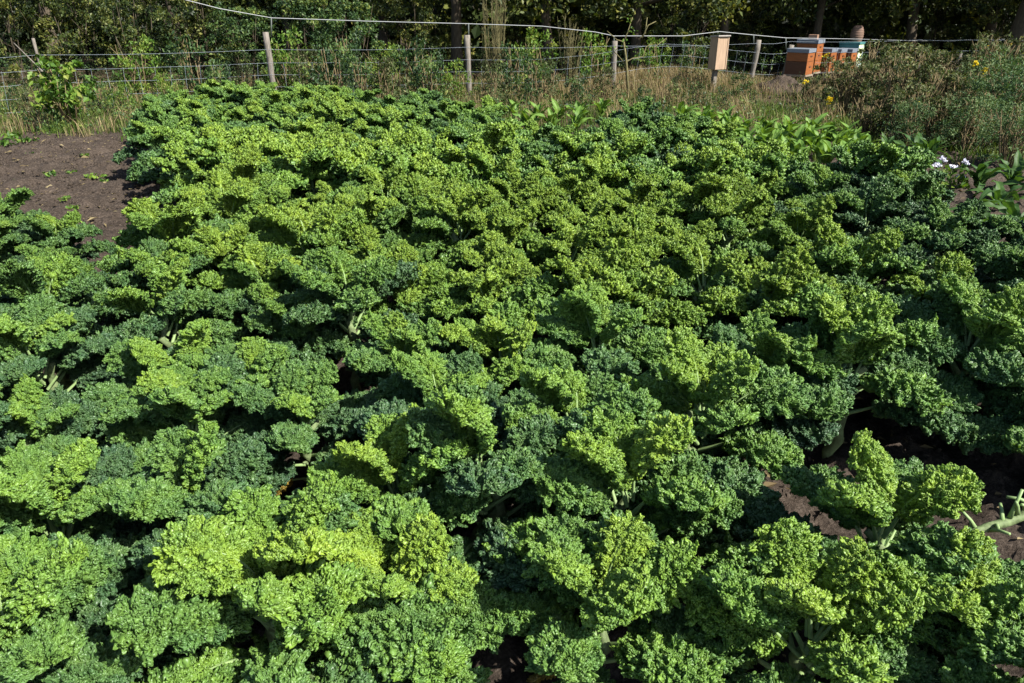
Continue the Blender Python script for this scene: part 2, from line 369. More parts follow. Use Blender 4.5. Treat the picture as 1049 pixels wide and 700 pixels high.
# ------------------------------------------------------------------ foliage helpers
def leaf_cards(C, D, Nn, L, W, fold=.25):
    """rhombic folded leaves: centres C, length directions D, normals Nn"""
    D = D/np.linalg.norm(D, axis=1, keepdims=True); S = np.cross(D, Nn); S /= np.linalg.norm(S, axis=1, keepdims=True)+1e-9; Nn = np.cross(S, D)
    L = L[:, None]; W = W[:, None]
    a = C-D*L*.5; b = C-S*W*.5-D*L*.08+Nn*W*fold*.5; c = C+D*L*.5-Nn*L*.12; d = C+S*W*.5-D*L*.08+Nn*W*fold*.5
    V = np.stack([a, b, c, d], 1).reshape(-1, 3); n = len(C); i = np.arange(n)*4
    return V, np.stack([i, i+3, i+2, i+1], 1)
def leaf_mass(name, rs, centres, radii, per, size, mat, up=.5, asp=.6, squash=.8, droop=.2):
    """leaves spread through clumps; the tone differs from leaf to leaf and clump to clump"""
    C = []; T = []
    for c, r in zip(centres, radii):
        g = rs.normal(size=(per, 3)); g /= np.linalg.norm(g, axis=1, keepdims=True); g *= (rs.uniform(.25, 1.05, (per, 1))**.6)*r; g[:, 2] *= squash
        C.append(np.asarray(c)+g); T.append(np.clip(rs.normal(rs.uniform(.08, .85), .2, per), 0, 1))
    C = np.concatenate(C); T = np.concatenate(T); n = len(C)
    Nn = rs.normal(size=(n, 3)); Nn[:, 2] = np.abs(Nn[:, 2])+up; D = rs.normal(size=(n, 3)); D[:, 2] -= droop
    L = size*rs.uniform(.6, 1.3, n); V, q = leaf_cards(C, D, Nn, L, L*asp)
    return npmesh(name, V, q, [mat], None, {'tone': np.repeat(T, 4)}, False)
def limb(rng, b, p, d, ln, r, depth, ends, m=0, spread=.55):
    pts = [Vector(p)]; d = Vector(d).normalized(); k = 4
    for i in range(k):
        d = (d+Vector((rng.uniform(-.18, .18), rng.uniform(-.18, .18), rng.uniform(-.08, .14)))).normalized(); pts.append(pts[-1]+d*ln/k)
    b.tube(pts, [r*(1-.55*i/k) for i in range(k+1)], 7 if r > .05 else 5, m)
    ends.append(pts[-1]); 
    if depth > 0:
        for _ in range(3):
            q = pts[rng.randint(2, k)]; a = rng.uniform(0, 6.28); nd = (d*.7+Vector((math.cos(a)*spread*1.4, math.sin(a)*spread*1.4, rng.uniform(-.15, .5)))).normalized()
            limb(rng, b, q, nd, ln*.62, r*.45, depth-1, ends, m, spread)
def tree_meshes(seed, h, crown_r, low, n_clump, per, size, mat, trunk_r=.16):
    rng = random.Random(seed); rs = np.random.RandomState(seed); b = MB(); ends = []
    k = 9; pts = [(rng.uniform(-.05, .05)*i, rng.uniform(-.05, .05)*i, h*.8*i/(k-1)-.15) for i in range(k)]
    b.tube(pts, [trunk_r*(1.5 if i == 0 else 1-.8*i/(k-1)) for i in range(k)], 10, 0, .08, rng)
    for _ in range(11):
        z = rng.uniform(low, h*.75); a = rng.uniform(0, 6.28); limb(rng, b, (0, 0, z), (math.cos(a), math.sin(a), rng.uniform(-.1, .7)), crown_r*.8, trunk_r*.35, 1, ends)
    cs = []
    while len(cs) < n_clump:
        z = rng.uniform(low, h); t = (z-low)/(h-low); a = rng.uniform(0, 6.28); r = crown_r*(.35+.65*math.sin(PI*min(1, .18+t*.8)))*rng.uniform(.3, 1.05)**.6
        cs.append((r*math.cos(a), r*math.sin(a), z))
    cr = leaf_mass('crown', rs, cs, rs.uniform(.3, .75, n_clump), per, size, mat)
    return b.mesh('trunk', [M_BARK], True), cr
def shrub_meshes(seed, h, rad, n_clump, per, size, mat, stem_mat, low=.1, asp=.6, clump=.22, stems=9):
    rng = random.Random(seed); rs = np.random.RandomState(seed); b = MB()
    for _ in range(stems):
        a = rng.uniform(0, 6.28); q = rng.uniform(.1, .75)*rad; hh = h*rng.uniform(.65, 1.02); p0 = Vector((math.cos(a)*q*.25, math.sin(a)*q*.25, -.05)); p1 = Vector((math.cos(a)*q, math.sin(a)*q, hh))
        mid = (p0+p1)/2+Vector((rng.uniform(-.1, .1), rng.uniform(-.1, .1), 0)); b.tube([p0, mid, p1], [.016, .011, .004], 5)
        for _ in range(3):
            t = rng.uniform(.3, .9); p = p0.lerp(p1, t); e = p+Vector((rng.uniform(-.3, .3)*rad, rng.uniform(-.3, .3)*rad, rng.uniform(.05, .25)*h)); b.tube([p, e], [.007, .003], 4)
    cs = []
    for _ in range(n_clump):
        t = rng.random()**.8; a = rng.uniform(0, 6.28); r = rad*rng.random()**.5*(.55+.5*math.sin(PI*min(1, .2+.75*t))); cs.append((r*math.cos(a), r*math.sin(a), low+(h-low)*t))
    return b.mesh('stems', [stem_mat], True), leaf_mass('foliage', rs, cs, rs.uniform(.5, 1.2, n_clump)*clump, per, size, mat, .5, asp)

# ------------------------------------------------------------------ wood and hedge behind the fence
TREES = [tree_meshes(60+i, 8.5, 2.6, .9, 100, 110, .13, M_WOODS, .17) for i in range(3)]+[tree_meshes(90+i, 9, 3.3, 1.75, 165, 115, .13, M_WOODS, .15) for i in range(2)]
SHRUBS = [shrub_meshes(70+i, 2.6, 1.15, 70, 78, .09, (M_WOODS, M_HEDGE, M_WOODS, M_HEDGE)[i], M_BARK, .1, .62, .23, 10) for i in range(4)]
def tree(px, Y, kind, label, s=1., rz=0.):
    p = at_y(px, 300, Y); x = (px-524.5)/F*(Y*CP+CAMZ*SP)
    t0 = thing('tree', label, 'tree', (x, Y, 0), rz, 'trees of the wood behind the fence')
    tm, cm = TREES[kind]; link('trunk', tm, t0, scale=s); link('crown', cm, t0, scale=s); return t0
def shrub(px, Y, kind, label, s=1., rz=0., group='hedge shrubs behind the fence', name='hedge_shrub', cat='shrub'):
    x = (px-524.5)/F*(Y*CP+CAMZ*SP); t0 = thing(name, label, cat, (x, Y, 0), rz, group)
    sm, fm = SHRUBS[kind] if isinstance(kind, int) else kind
    s = (s,)*3 if isinstance(s, (int, float)) else s
    link('stems', sm, t0, scale=s); link('foliage', fm, t0, scale=s); return t0
tr = random.Random(5)
TL = [(-60, 23, 0, 'tree beyond the frame edge of the wood, far left of the garden'), (60, 24, 1, 'leafy woodland tree behind the raspberry bush and wire mesh'), (185, 25, 2, 'woodland tree behind the wire mesh left of the split post'),
      (300, 24.5, 0, 'woodland tree straight behind the split bark-stripped post'), (395, 26, 1, 'dark woodland tree midway between the two thickest fence posts'), (468, 21.8, 3, 'woodland tree behind the smooth pale fence post'),
      (560, 22.2, 4, 'woodland tree between the two clumps of tall broom'), (650, 21.9, 3, 'woodland tree behind the bare sapling'), (738, 22.8, 4, 'woodland tree behind the tall wooden box'), (830, 24, 3, 'shaded woodland tree behind the orange beehives'),
      (925, 24.2, 4, 'shaded woodland tree behind the weed thicket'), (1003, 24.5, 3, 'shaded woodland tree beside the thick dark trunk'), (1130, 25, 4, 'woodland tree beyond the thick dark trunk')]
for px, Y, k, lb in TL: tree(px, Y, k, lb, tr.uniform(.9, 1.15), tr.uniform(0, 6))
BIG = tree_meshes(99, 11, 4.2, 2.3, 150, 130, .14, M_WOODS, .42)
x = at_y(1042, 60, 21.5); t0 = thing('tree', 'thick dark tree trunk rising behind the yellow flowers at the wood edge', 'tree', (x.x, 21.5, 0), 0, 'trees of the wood behind the fence')
link('trunk', BIG[0], t0); link('crown', BIG[1], t0)
SL = [(-40, 19.2, 0, .8), (25, 18.8, 2, .85), (90, 19.4, 0, .9), (150, 18.9, 2, .85), (215, 19.5, 0, .95), (255, 19.0, 3, .7), (320, 18.9, 1, .85), (362, 18.6, 3, .75), (418, 20.4, 0, .8), (450, 23.0, 2, .7), (530, 24, 0, .6), (590, 24, 2, .6), (660, 24, 0, .6), (700, 20.6, 2, .8), (760, 24, 0, .7), (815, 26, 2, .8), (880, 26, 0, .8), (950, 25.5, 2, .8), (1010, 22.5, 0, .9), (1085, 22, 2, 1.)]
SLB = ['leafy hedge shrub at the far left end of the fence', 'yellowish hedge shrub behind the thin stake', 'hedge shrub behind the raspberry bush', 'hedge shrub behind the left mesh panel', 'yellow-green hedge shrub under the sloping cable',
       'low hedge shrub left of the split post', 'blue-green hedge shrub just right of the split post', 'blue-green hedge shrub midway between split post and smooth post', 'shaded hedge shrub left of the smooth pale post', 'dark hedge shrub right behind the smooth pale post',
       'dark hedge shrub behind the tallest broom clump', 'hedge shrub behind the smaller broom clump', 'hedge shrub behind the bare sapling', 'sunlit hedge shrub beside the tall wooden box', 'hedge shrub behind the tall wooden box', 'dark shrub behind the orange beehives',
       'dark shrub behind the clay pot', 'dark shrub behind the weed thicket', 'dark shrub beside the thick dark trunk', 'dark shrub past the thick dark trunk']
for (px, Y, k, s), lb in zip(SL, SLB): shrub(px, Y, k, lb, s, tr.uniform(0, 6))
def far_wood():
    rs = np.random.RandomState(9); n = 1000; xs = rs.uniform(-30, 40, n); ys = 29+rs.uniform(0, 5, n); zs = np.where(np.arange(n) < 600, rs.uniform(-.2, 2.6, n), rs.uniform(2, 9, n))
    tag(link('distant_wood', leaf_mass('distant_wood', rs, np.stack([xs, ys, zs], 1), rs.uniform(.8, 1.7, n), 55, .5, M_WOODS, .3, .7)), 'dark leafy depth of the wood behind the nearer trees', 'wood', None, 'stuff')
far_wood()

# ------------------------------------------------------------------ fence
FP = [(-60, 14.0, None), (45, 14.9, 'stake'), (278, 16.6, 33), (480, 17.4, 36), (629, 17.9, 42), (772, 19.0, 41), (805, 19.8, 46), (943, 20.8, 52), (983, 20.6, 55), (1100, 21.5, 50)]
def fx(px, Y, z=.6): return (px-524.5)/F*(Y*CP-(z-CAMZ)*SP)
def build_fence():
    t0 = thing('wire_fence', 'wire mesh fence on wooden posts along the edge of the wood', 'fence')
    rng = random.Random(8); tops = []
    for px, Y, top in FP:
        p = Vector((fx(px, Y), Y, 0)); b = MB(); g = float(ground_h(p.x, Y))
        if top is None: h, r, ln = 1.3, .06, 0
        elif top == 'stake': h, r, ln = 1.35, .026, .0
        else: h = at_y(px, top, Y).z; r, ln = .062, {772: .10, 805: .16, 278: -.02}.get(px, -.02)
        if px > 900: r = .04
        k = 7; b.tube([(ln*(i/(k-1)-.4)+rng.uniform(-.008, .008), 0, g-.2+(h-g+.2)*i/(k-1)) for i in range(k)], [r*rng.uniform(.92, 1.08) for i in range(k)], 10, 0, .07, rng)
        o = b.obj('fence_post', [M_POST], t0, True, loc=p)
        if px == 278: o['label'] = 'split post with peeling bark'
        if px == 480: o['label'] = 'smooth pale post'
        if px == 805: o['label'] = 'leaning post beside the beehives'
        tops.append((p, h, px))
    m = MB(); w = MB()
    for (p, h, a), (q, h2, c) in zip(tops[:-1], tops[1:]):
        ln = (q-p).length; k = max(2, int(ln/.27))
        for z in (.08, .32, .56, .80):
            sag = [p.lerp(q, i/6)+Vector((0, -.065, z-.02*math.sin(PI*i/6)+rng.uniform(-.008, .008)+float(ground_h(p.lerp(q, i/6).x, p.lerp(q, i/6).y)))) for i in range(7)]
            m.tube(sag, .002, 4)
        for i in range(k):
            u = p.lerp(q, i/k); g = float(ground_h(u.x, u.y)); j = rng.uniform(-.03, .03); m.tube([u+Vector((j, -.068, .12+g)), u+Vector((-j+.03, -.068, .80+g))], .0018, 4)
        w.tube([p.lerp(q, i/6)+Vector((0, -.06, 1.06-.03*math.sin(PI*i/6))) for i in range(7)], .0022, 4)
    m.obj('wire_mesh', [M_WIRE], t0); w.obj('strand_wire', [M_WIRE], t0)
    # cable carried on thin rods above the posts
    CB = [(150, -14, 15.4), (190, 0, 15.8), (225, 9, 16.2), (278, 18.5, 16.6), (380, 22, 17.0), (480, 24.5, 17.4), (555, 27, 17.6), (610, 33, 17.85), (629, 37, 17.9), (700, 37, 18.4), (737, 32.5, 18.7), (772, 36, 19.0), (805, 39, 19.8), (870, 40, 20.3), (943, 42, 20.8), (1049, 40, 21.3), (1110, 41, 21.6)]
    b = MB(); pts = [at_y(*c) for c in CB]; b.tube(pts, [.0078]*13+[.006, .004, .004, .004], 6); b.obj('cable', [M_CABLE], t0, True)
    for px, Y, top in FP[2:7]:
        c = at_y(px, {278: 18.5, 480: 24.5, 629: 37, 772: 36, 805: 39}[px], Y); bt = at_y(px, top+5, Y); b = MB(); b.tube([bt, c], .014, 6); b.obj('cable_rod', [M_ROD], t0, True)
build_fence()

# ------------------------------------------------------------------ tall wooden box by the fence
def on_ground(px, Y): x = fx(px, Y, 0); return Vector((x, Y, float(ground_h(x, Y))))
def build_box():
    Y = 17.6; p = at_y(734, 71, Y); top = at_y(734, 38, Y); h = top.z-p.z
    t0 = thing('wooden_box', 'tall narrow wooden box with a flat roof standing among the grass', 'box', (p.x, Y, 0), R(24))
    b = MB(); w, d = .30, .26
    b.box((0, 0, p.z+h/2), (w, d, h)); b.obj('box_body', [M_BOX], t0, bevel=.006)
    b = MB(); b.box((-.005, -.02, p.z+h+.018), (w+.03, d+.04, .026), M=Matrix.Rotation(R(-4), 3, 'X')); b.obj('roof', [M_BOXROOF], t0, bevel=.004)
    b = MB(); b.box((0, .05, p.z/2-.05), (.09, .09, p.z+.08)); b.obj('leg', [M_POST], t0)
    b = MB()
    for i in (-1, 1): b.box((i*(w/2-.014), -d/2-.006, p.z+h/2), (.028, .011, h-.01))
    b.obj('corner_strip', [M_BOX], t0)
build_box()

# ------------------------------------------------------------------ beehives
HR = R(-39.5+90)            # the lit narrow end looks right of the camera
def hive(px, Y, ytop, label, boxes, w=.52, d=.46, lid=M_METAL, hmats=None, lidh=.09):
    """px, ytop: the near corner of the lid; boxes: heights of the bodies from the top down"""
    c = at_y(px, ytop, Y); rz = R(-39.5)
    t0 = thing('beehive', label, 'beehive', (c.x, Y, 0), rz, 'beehives beside the leaning post')
    # local +X is the lit end; the corner nearest the camera is (+w/2, -d/2)
    ox, oy = -w/2, d/2
    z = c.z; b = MB(); b.box((ox, oy, z-lidh/2), (w+.03, d+.03, lidh)); b.obj('lid', [lid], t0, bevel=.006); z -= lidh
    for i, hh in enumerate(boxes):
        mm = (hmats or [M_HIVE])[min(i, len(hmats or [0])-1)]
        b = MB(); b.box((ox, oy, z-hh/2), (w, d, hh-.006)); o = b.obj('hive_body', mm if isinstance(mm, list) else [mm], t0, bevel=.004)
        if isinstance(mm, list): o.data.polygons.foreach_set('material_index', [1 if f.normal.x > .9 else 0 for f in o.data.polygons])
        b = MB(); b.box((ox+w/2+.006, oy, z-hh*.4), (.014, .12, .025)); b.obj('hand_grip', [M_HIVE_SHADE_GRIP], o)
        z -= hh
    b = MB(); b.box((ox, oy, z-.02), (w+.04, d+.05, .038)); b.obj('floor_board', [M_PALLET], t0)
    b = MB()
    for sx in (-1, 1):
        for sy in (-1, 1): b.box((ox+sx*(w/2-.05), oy+sy*(d/2-.05), (z-.04)/2-.03), (.06, .06, max(.05, z-.04+.06)))
    b.obj('stand', [M_PALLET], t0)
    return t0, (ox, oy, c.z)
hive(829, 19.0, 50.5, 'nearest orange beehive, low with a shade-painted lower box and grey metal lid', [.2, .3], hmats=[M_HIVE, [M_HIVE_SHADE_GRIP, M_HIVE]])  # lower box: shade of the unlit faces is put into their colour
hB, top = hive(838.5, 19.9, 41, 'tallest orange beehive with a small block on its metal lid', [.2, .2, .28])
p = Matrix.Rotation(R(-39.5), 4, 'Z') @ Vector((top[0]+.05, top[1], 0)); b = MB(); b.box((0, 0, .055), (.22, .11, .11)); tag(b.obj('block', [M_STONE], bevel=.008, loc=hB.location+Vector((p.x, p.y, top[2]+.001)), rot=(0, 0, R(-39.5))), 'small brown block weighing down the tallest beehive', 'block')
hive(852.5, 20.2, 50, 'orange beehive half hidden by weeds, just right of the tallest hive', [.22, .25])
hive(862, 20.5, 50.5, 'orange beehive half hidden by weeds, in front of the teal hive', [.22, .25])
hive(873.5, 20.9, 50.5, 'small orange beehive squeezed against the teal hive', [.2, .25], w=.4)
hT, top = hive(881, 21.3, 43.5, 'teal beehive with a pale patterned end under the clay pot', [.36, .3], hmats=[[M_TEAL, M_PATTERN], [M_TEAL, M_PATTERN]], lid=M_TEAL, lidh=.06)
def build_pot():
    p = Matrix.Rotation(R(-39.5), 4, 'Z') @ Vector((top[0]+.08, top[1], 0)); prof = []
    for i in range(25):
        t = i/24; r = .11+.075*math.sin(PI*min(1, t*.86+.14))**.8+(.006*math.sin(t*44)); r = r*(1 if t < .93 else .93); prof.append((r*.92, .40*t))
    prof += [(.085, .40), (.06, .405), (.001, .405)]
    b = MB(); b.lathe(prof, 22); o = b.obj('clay_pot', [M_POT], None, True, loc=hT.location+Vector((p.x, p.y, top[2]+.001))); tag(o, 'round brown clay pot sitting on top of the teal beehive', 'pot')
build_pot()
b = MB(); b.box((0, 0, .14), (.7, .16, .04), R(-30)); b.box((.12, -.05, .06), (.1, .1, .12), R(-30)); b.box((-.2, .1, .06), (.1, .1, .12), R(-30))
tag(b.obj('plank', [M_PALLET], loc=on_ground(812, 18.6)), 'grey plank on short blocks in front of the nearest beehive', 'plank')

# ------------------------------------------------------------------ soil heap
def build_heap():
    rs = np.random.RandomState(3); xs = np.linspace(-1.1, 1.1, 60); ys = np.linspace(-.8, .8, 44); X, Y = np.meshgrid(xs, ys, indexing='ij')
    Z = .34*np.exp(-((X/.55)**2+(Y/.42)**2))+.16*np.exp(-(((X-.35)/.2)**2+(Y/.3)**2))+hnoise(X, Y, rs, .35)*.03+hnoise(X, Y, rs, .12)*.02-.06
    idx = np.arange(X.size).reshape(X.shape); q = np.stack([idx[:-1, :-1], idx[1:, :-1], idx[1:, 1:], idx[:-1, 1:]], -1).reshape(-1, 4)
    o = link('soil_heap', npmesh('soil_heap', np.stack([X.ravel(), Y.ravel(), Z.ravel()], 1), q, [M_SOIL]), None, on_ground(793, 18.0)); tag(o, 'small heap of dark soil left of the beehives', 'soil heap')
build_heap()

# ------------------------------------------------------------------ grass
def blades(name, rs, n, area, h, wid, mat, dens=None, lean=.35):
    """curved grass blades, two quads each"""
    xy = []
    while len(xy) < n:
        c = np.stack([rs.uniform(area[0], area[1], n), rs.uniform(area[2], area[3], n)], 1); k = dens(c[:, 0], c[:, 1]) > rs.uniform(0, 1, n) if dens else np.ones(n, bool); xy += list(c[k])
    xy = np.array(xy[:n]); z = ground_h(xy[:, 0], xy[:, 1])-.01; H = h*rs.uniform(.4, 1.25, n); a = rs.uniform(0, 2*PI, n); ln = H*rs.uniform(.1, 1, n)*lean*2; d = np.stack([np.cos(a), np.sin(a)], 1); s = np.stack([-d[:, 1], d[:, 0]], 1)*(wid*rs.uniform(.6, 1.3, n))[:, None]
    b = np.column_stack([xy, z]); m = np.column_stack([xy+d*ln[:, None]*.3, z+H*.6]); t = np.column_stack([xy+d*ln[:, None], z+H*(1-.15*rs.uniform(0, 1, n))]); S = np.column_stack([s, np.zeros(n)])
    V = np.stack([b-S, b+S, m+S*.8, m-S*.8, t+S*.15, t-S*.15], 1).reshape(-1, 3); i = np.arange(n)*6
    q = np.concatenate([np.stack([i, i+1, i+2, i+3], 1), np.stack([i+3, i+2, i+4, i+5], 1)])
    return npmesh(name, V, q, [mat], None, {'tone': np.repeat(np.clip(rs.normal(.45, .25, n), 0, 1), 6)}, False)
def in_kale(x, y):
    return np.array([inpoly(*proj((a, b, .3)), FIELD) for a, b in zip(x, y)])
rs = np.random.RandomState(21)
def pathless(X, Y):       # keeps the bare track in front of the hives and the bed clear
    e = np.ones_like(X); T0 = at_z(800, 105); e *= 1-.92*np.exp(-(((X-T0.x)/1.7)**2+((Y-T0.y)/.55)**2)); e[in_kale(X, Y)] = 0
    bed = np.where(X < -4.2, 12.3, np.where(X < 4, 12.6, 9.9))+.35*hnoise(X, Y, np.random.RandomState(5), .9); e[Y < bed] = 0; return e
def clumpy(X, Y): return pathless(X, Y)*np.clip(.55+.5*hnoise(X, Y, np.random.RandomState(2), 1.1), .05, 1)
tag(link('grass', blades('grass', rs, 60000, (-13, 15, 9.6, 21), .17, .006, M_GRASS, clumpy)), 'rough green grass and weeds along the foot of the fence', 'grass', None, 'stuff')
def drydens(X, Y):
    g = np.exp(-(((X-MOUND.x+.5)/3.2)**2+((Y-MOUND.y-.2)/1.6)**2)); g = np.maximum(g, .28*np.clip(hnoise(X, Y, np.random.RandomState(6), 1.6), 0, 1)); return g*pathless(X, Y)
tag(link('dry_grass', blades('dry_grass', rs, 24000, (-13, 13, 12, 20.5), .32, .0045, M_DRY, drydens, .4)), 'tall straw-coloured dry grass on the low mound below the wooden box', 'grass', None, 'stuff')

def undergrowth():
    rs = np.random.RandomState(31); X = rs.uniform(-18, 17, 12000); Y = rs.uniform(11.6, 28, 12000); k = (pathless(X, Y)*np.clip(.5+.6*hnoise(X, Y, np.random.RandomState(12), 1.5), 0, 1) > rs.uniform(.1, 1, 12000)); X, Y = X[k][:3000], Y[k][:3000]
    z = ground_h(X, Y)+rs.uniform(.02, .26, len(X))*np.where(Y > 19, 2.6, 1); tag(link('undergrowth', leaf_mass('undergrowth', rs, np.stack([X, Y, z], 1), rs.uniform(.08, .2, len(X)), 22, .06, M_HEDGE, .8, .5)), 'broad-leaved weeds covering the ground along the fence', 'ground cover', None, 'stuff')
undergrowth()

# ------------------------------------------------------------------ weeds and bushes along the fence
UNDER = [shrub_meshes(120+i, .75, .42, 34, 34, .055, (M_HEDGE, M_BUSH, M_WEED)[i], M_DRYSTEM, .04, .55, .13, 7) for i in range(3)]
ur = random.Random(33)
UL = [(15, 15.2, 0, .55, 'low green weed clump at the far left foot of the mesh'), (128, 15.0, 1, .6, 'bright low weed clump right of the raspberry bush'), (150, 16.9, 1, 1.35, 'tall bright-leaved sapling growing through the left mesh'), (203, 16.8, 0, 1.4, 'tall blue-green weed with upright stems left of the split post'),
      (228, 15.6, 0, .9, 'grey-green weed clump left of the split post'), (300, 17.4, 1, 1.15, 'yellow-tinged weed clump at the foot of the split post'), (340, 16.2, 0, .95, 'green weed clump right of the split post'), (372, 15.6, 0, .8, 'green weed clump behind the tallest kale'),
      (400, 15.2, 2, .8, 'brownish weed clump above the gap in the kale'), (440, 16.2, 0, .85, 'leafy weed clump left of the smooth post'), (505, 16.0, 2, .7, 'brownish weed clump right of the smooth post'), (545, 15.8, 0, .75, 'green weed clump below the two broom clumps'),
      (590, 15.2, 0, .6, 'small green weed clump below the smaller broom'), (665, 19.3, 1, 1.1, 'yellow-green weed clump behind the bare sapling'), (705, 19.2, 0, 1.0, 'green weed clump left of the wooden box'), (715, 15.6, 2, .5, 'brownish weed clump in front of the wooden box'),
      (757, 17.0, 0, .6, 'small weed clump right of the wooden box'), (605, 19.0, 1, 1.3, 'bright sapling between broom and bare sapling'), (545, 18.6, 1, 1.1, 'bright young sapling left of the smaller broom'),
      (318, 17.0, 2, .85, 'brown-stemmed weed clump between split post and green weeds'), (355, 17.3, 0, 1.1, 'tall grey-green weed clump leaning on the mesh right of the split post'), (395, 17.4, 1, .9, 'yellow-green weed clump against the mesh, midway between the two posts'), (425, 17.2, 0, 1.0, 'grey-green weed clump against the mesh left of the smooth post'), (465, 16.4, 1, .7, 'small bright weed clump at the foot of the smooth post'),
      (525, 17.6, 0, .9, 'green weed clump at the foot of the tallest broom'), (560, 16.6, 2, .7, 'brown weed clump between the two broom clumps'), (620, 16.2, 2, .6, 'brown weed clump left of the bare sapling'), (660, 15.4, 0, .5, 'small green weed clump on the mound right of the bare sapling'), (690, 16.4, 2, .55, 'brown weed clump on top of the mound'), (740, 15.0, 0, .5, 'low green weed clump nearest the bare track'),
      (175, 15.4, 1, .7, 'light green weed clump at the left kale corner'), (105, 15.0, 0, .7, 'grey-green weed clump just right of the raspberry bush'), (40, 14.6, 2, .7, 'brownish weed clump just left of the raspberry bush'), (255, 16.4, 2, .8, 'brownish weed clump just left of the split post')]
for px, Y, k, s, lb in UL:
    s *= 1.3 if 280 < px < 640 and s < 1.2 else 1
    o = shrub(px, Y, UNDER[k], lb, (s*.95, s*.95, s*1.2), ur.uniform(0, 6), 'weed clumps along the fence', 'weed_clump', 'weeds'); o.location.z = float(ground_h(o.location.x, Y))
RASP = shrub_meshes(150, .95, .42, 34, 22, .10, M_BUSH, M_DRYSTEM, .06, .7, .15, 9)
shrub(74, 13.4, RASP, 'leafy raspberry bush in front of the wire mesh beside bare soil', 1.12, 1., None, 'raspberry_bush', 'bush')
b = MB(); a0, a1 = at_y(33, 42, 14.4), at_y(9, 12, 14.4); 
for (x0, y0), (x1, y1) in (((62, 96), (30, 42)), ((62, 96), (14, 14))):
    p0, p1 = at_y(x0, y0, 14.6), at_y(x1, y1+30, 14.6); b.tube([p0, p0.lerp(p1, .5)+Vector((.02, 0, .03)), p1], [.014, .012, .008], 6)
tag(b.obj('dead_cane', [M_POST], None, True), 'pale dead canes leaning out of the raspberry bush', 'canes')

def broom(px, Y, h, n, label, seed):
    rng = random.Random(seed); t0 = thing('broom_plant', label, 'broom plant', on_ground(px, Y), 0, 'tall dry broom plants at the fence')
    b = MB()
    for i in range(n):
        a = rng.uniform(0, 6.28); r = rng.uniform(.02, .34); top = Vector((math.cos(a)*r, math.sin(a)*r*.7, h*rng.uniform(.55, 1.0))); p0 = Vector((math.cos(a)*r*.35, math.sin(a)*r*.3, 0))
        mid = p0.lerp(top, .5)+Vector((rng.uniform(-.06, .06), rng.uniform(-.06, .06), 0)); b.tube([p0, mid, top], [.011, .009, .004], 4)
        for _ in range(14):
            t = rng.uniform(.2, .98); p = mid.lerp(top, (t-.5)*2) if t > .5 else p0.lerp(mid, t*2); b.tube([p, p+Vector((rng.uniform(-.07, .07), rng.uniform(-.07, .07), rng.uniform(.06, .18)))], [.006, .003], 4)
    b.obj('twigs', [M_TWIG], t0)
broom(507, 18.0, 2.35, 36, 'tallest dry broom plant right of the smooth pale post', 1)
broom(583, 18.3, 1.6, 24, 'smaller dry broom plant between smooth post and bare sapling', 2)
def sapling():
    t0 = thing('bare_sapling', 'nearly leafless sapling with crooked pale branches on the mound', 'sapling', on_ground(644, 16.7)); Y = 16.7; o = t0.location
    P = lambda x, y, dy=0: at_y(x, y, Y+dy)-o
    b = MB(); b.tube([(0, 0, -.05), P(642, 70), P(641, 58), P(639, 43)], [.032, .028, .024, .02], 7); b.obj('trunk', [M_TWIG], t0, True)
    for pts in ([(639, 43), (643, 33), (648, 18)], [(639, 43), (632, 41), (622, 32)], [(641, 66), (634, 58), (628, 52)], [(641, 64), (648, 60), (659, 58), (662, 48), (668, 45), (670, 49), (683, 39)], [(658, 39), (664, 26), (672, 22)], [(655, 40), (661, 34), (663, 18)]):
        b = MB(); k = len(pts); b.tube([P(x, y, .05*i) for i, (x, y) in enumerate(pts)], [.014-.008*i/k for i in range(k)], 5); b.obj('branch', [M_TWIG], t0, True)
    rs = np.random.RandomState(5); link('foliage', leaf_mass('foliage', rs, [tuple(P(*c)) for c in ((647, 20), (648, 32), (640, 44), (664, 60), (628, 52))], [.12]*5, 9, .07, M_BUSH), t0)
sapling()

# ------------------------------------------------------------------ chard and strap-leaved plants
def broad_leaf(name, seed, L, W, mat, droop=.5, pet=.3):
    rng = random.Random(seed); nu, nv = 14, 7; V = []; T = []
    for i in range(nu):
        u = i/(nu-1); w = W*(.09 if u < pet*.9 else max(.02, math.sin(PI*min(1, (u-pet*.9)/(1-pet*.9)*.93+.07))**.75)); th = -.1+droop*u**2*1.6
        y = L*u*math.cos(th*.5); z = -L*u*math.sin(th*.5)
        for j in range(nv):
            v = j/(nv-1)*2-1; V.append((v*w, y, z+abs(v)*w*.45+math.sin(u*21+v*2+seed)*.018*abs(v)*(u > pet))); T.append(min(1, .35+.4*(abs(v) < .2)+rng.uniform(-.15, .15)))
    q = [(i*nv+j, i*nv+j+1, (i+1)*nv+j+1, (i+1)*nv+j) for i in range(nu-1) for j in range(nv-1)]
    return npmesh(name, V, q, [mat], None, {'tone': T})
CH = [broad_leaf('leaf', i, .36+.03*i, .05, M_CHARD, .3+.2*i) for i in range(4)]
ST = [broad_leaf('leaf', 9+i, .5, .05, M_DARKSTRAP, .5+.3*i, .15) for i in range(3)]
def rosette(name, label, cat, loc, lib, n, rng, s, group, el0=35):
    t0 = thing(name, label, cat, loc, rng.uniform(0, 6), group)
    for k in range(n): link('leaf', rng.choice(lib), t0, (0, 0, .01), (R(el0+45*k/n+rng.uniform(-8, 8)), rng.uniform(-.3, .3), k*2.4+rng.uniform(-.3, .3)), s*rng.uniform(.8, 1.15))
    return t0
cr = random.Random(17); CHN = 0
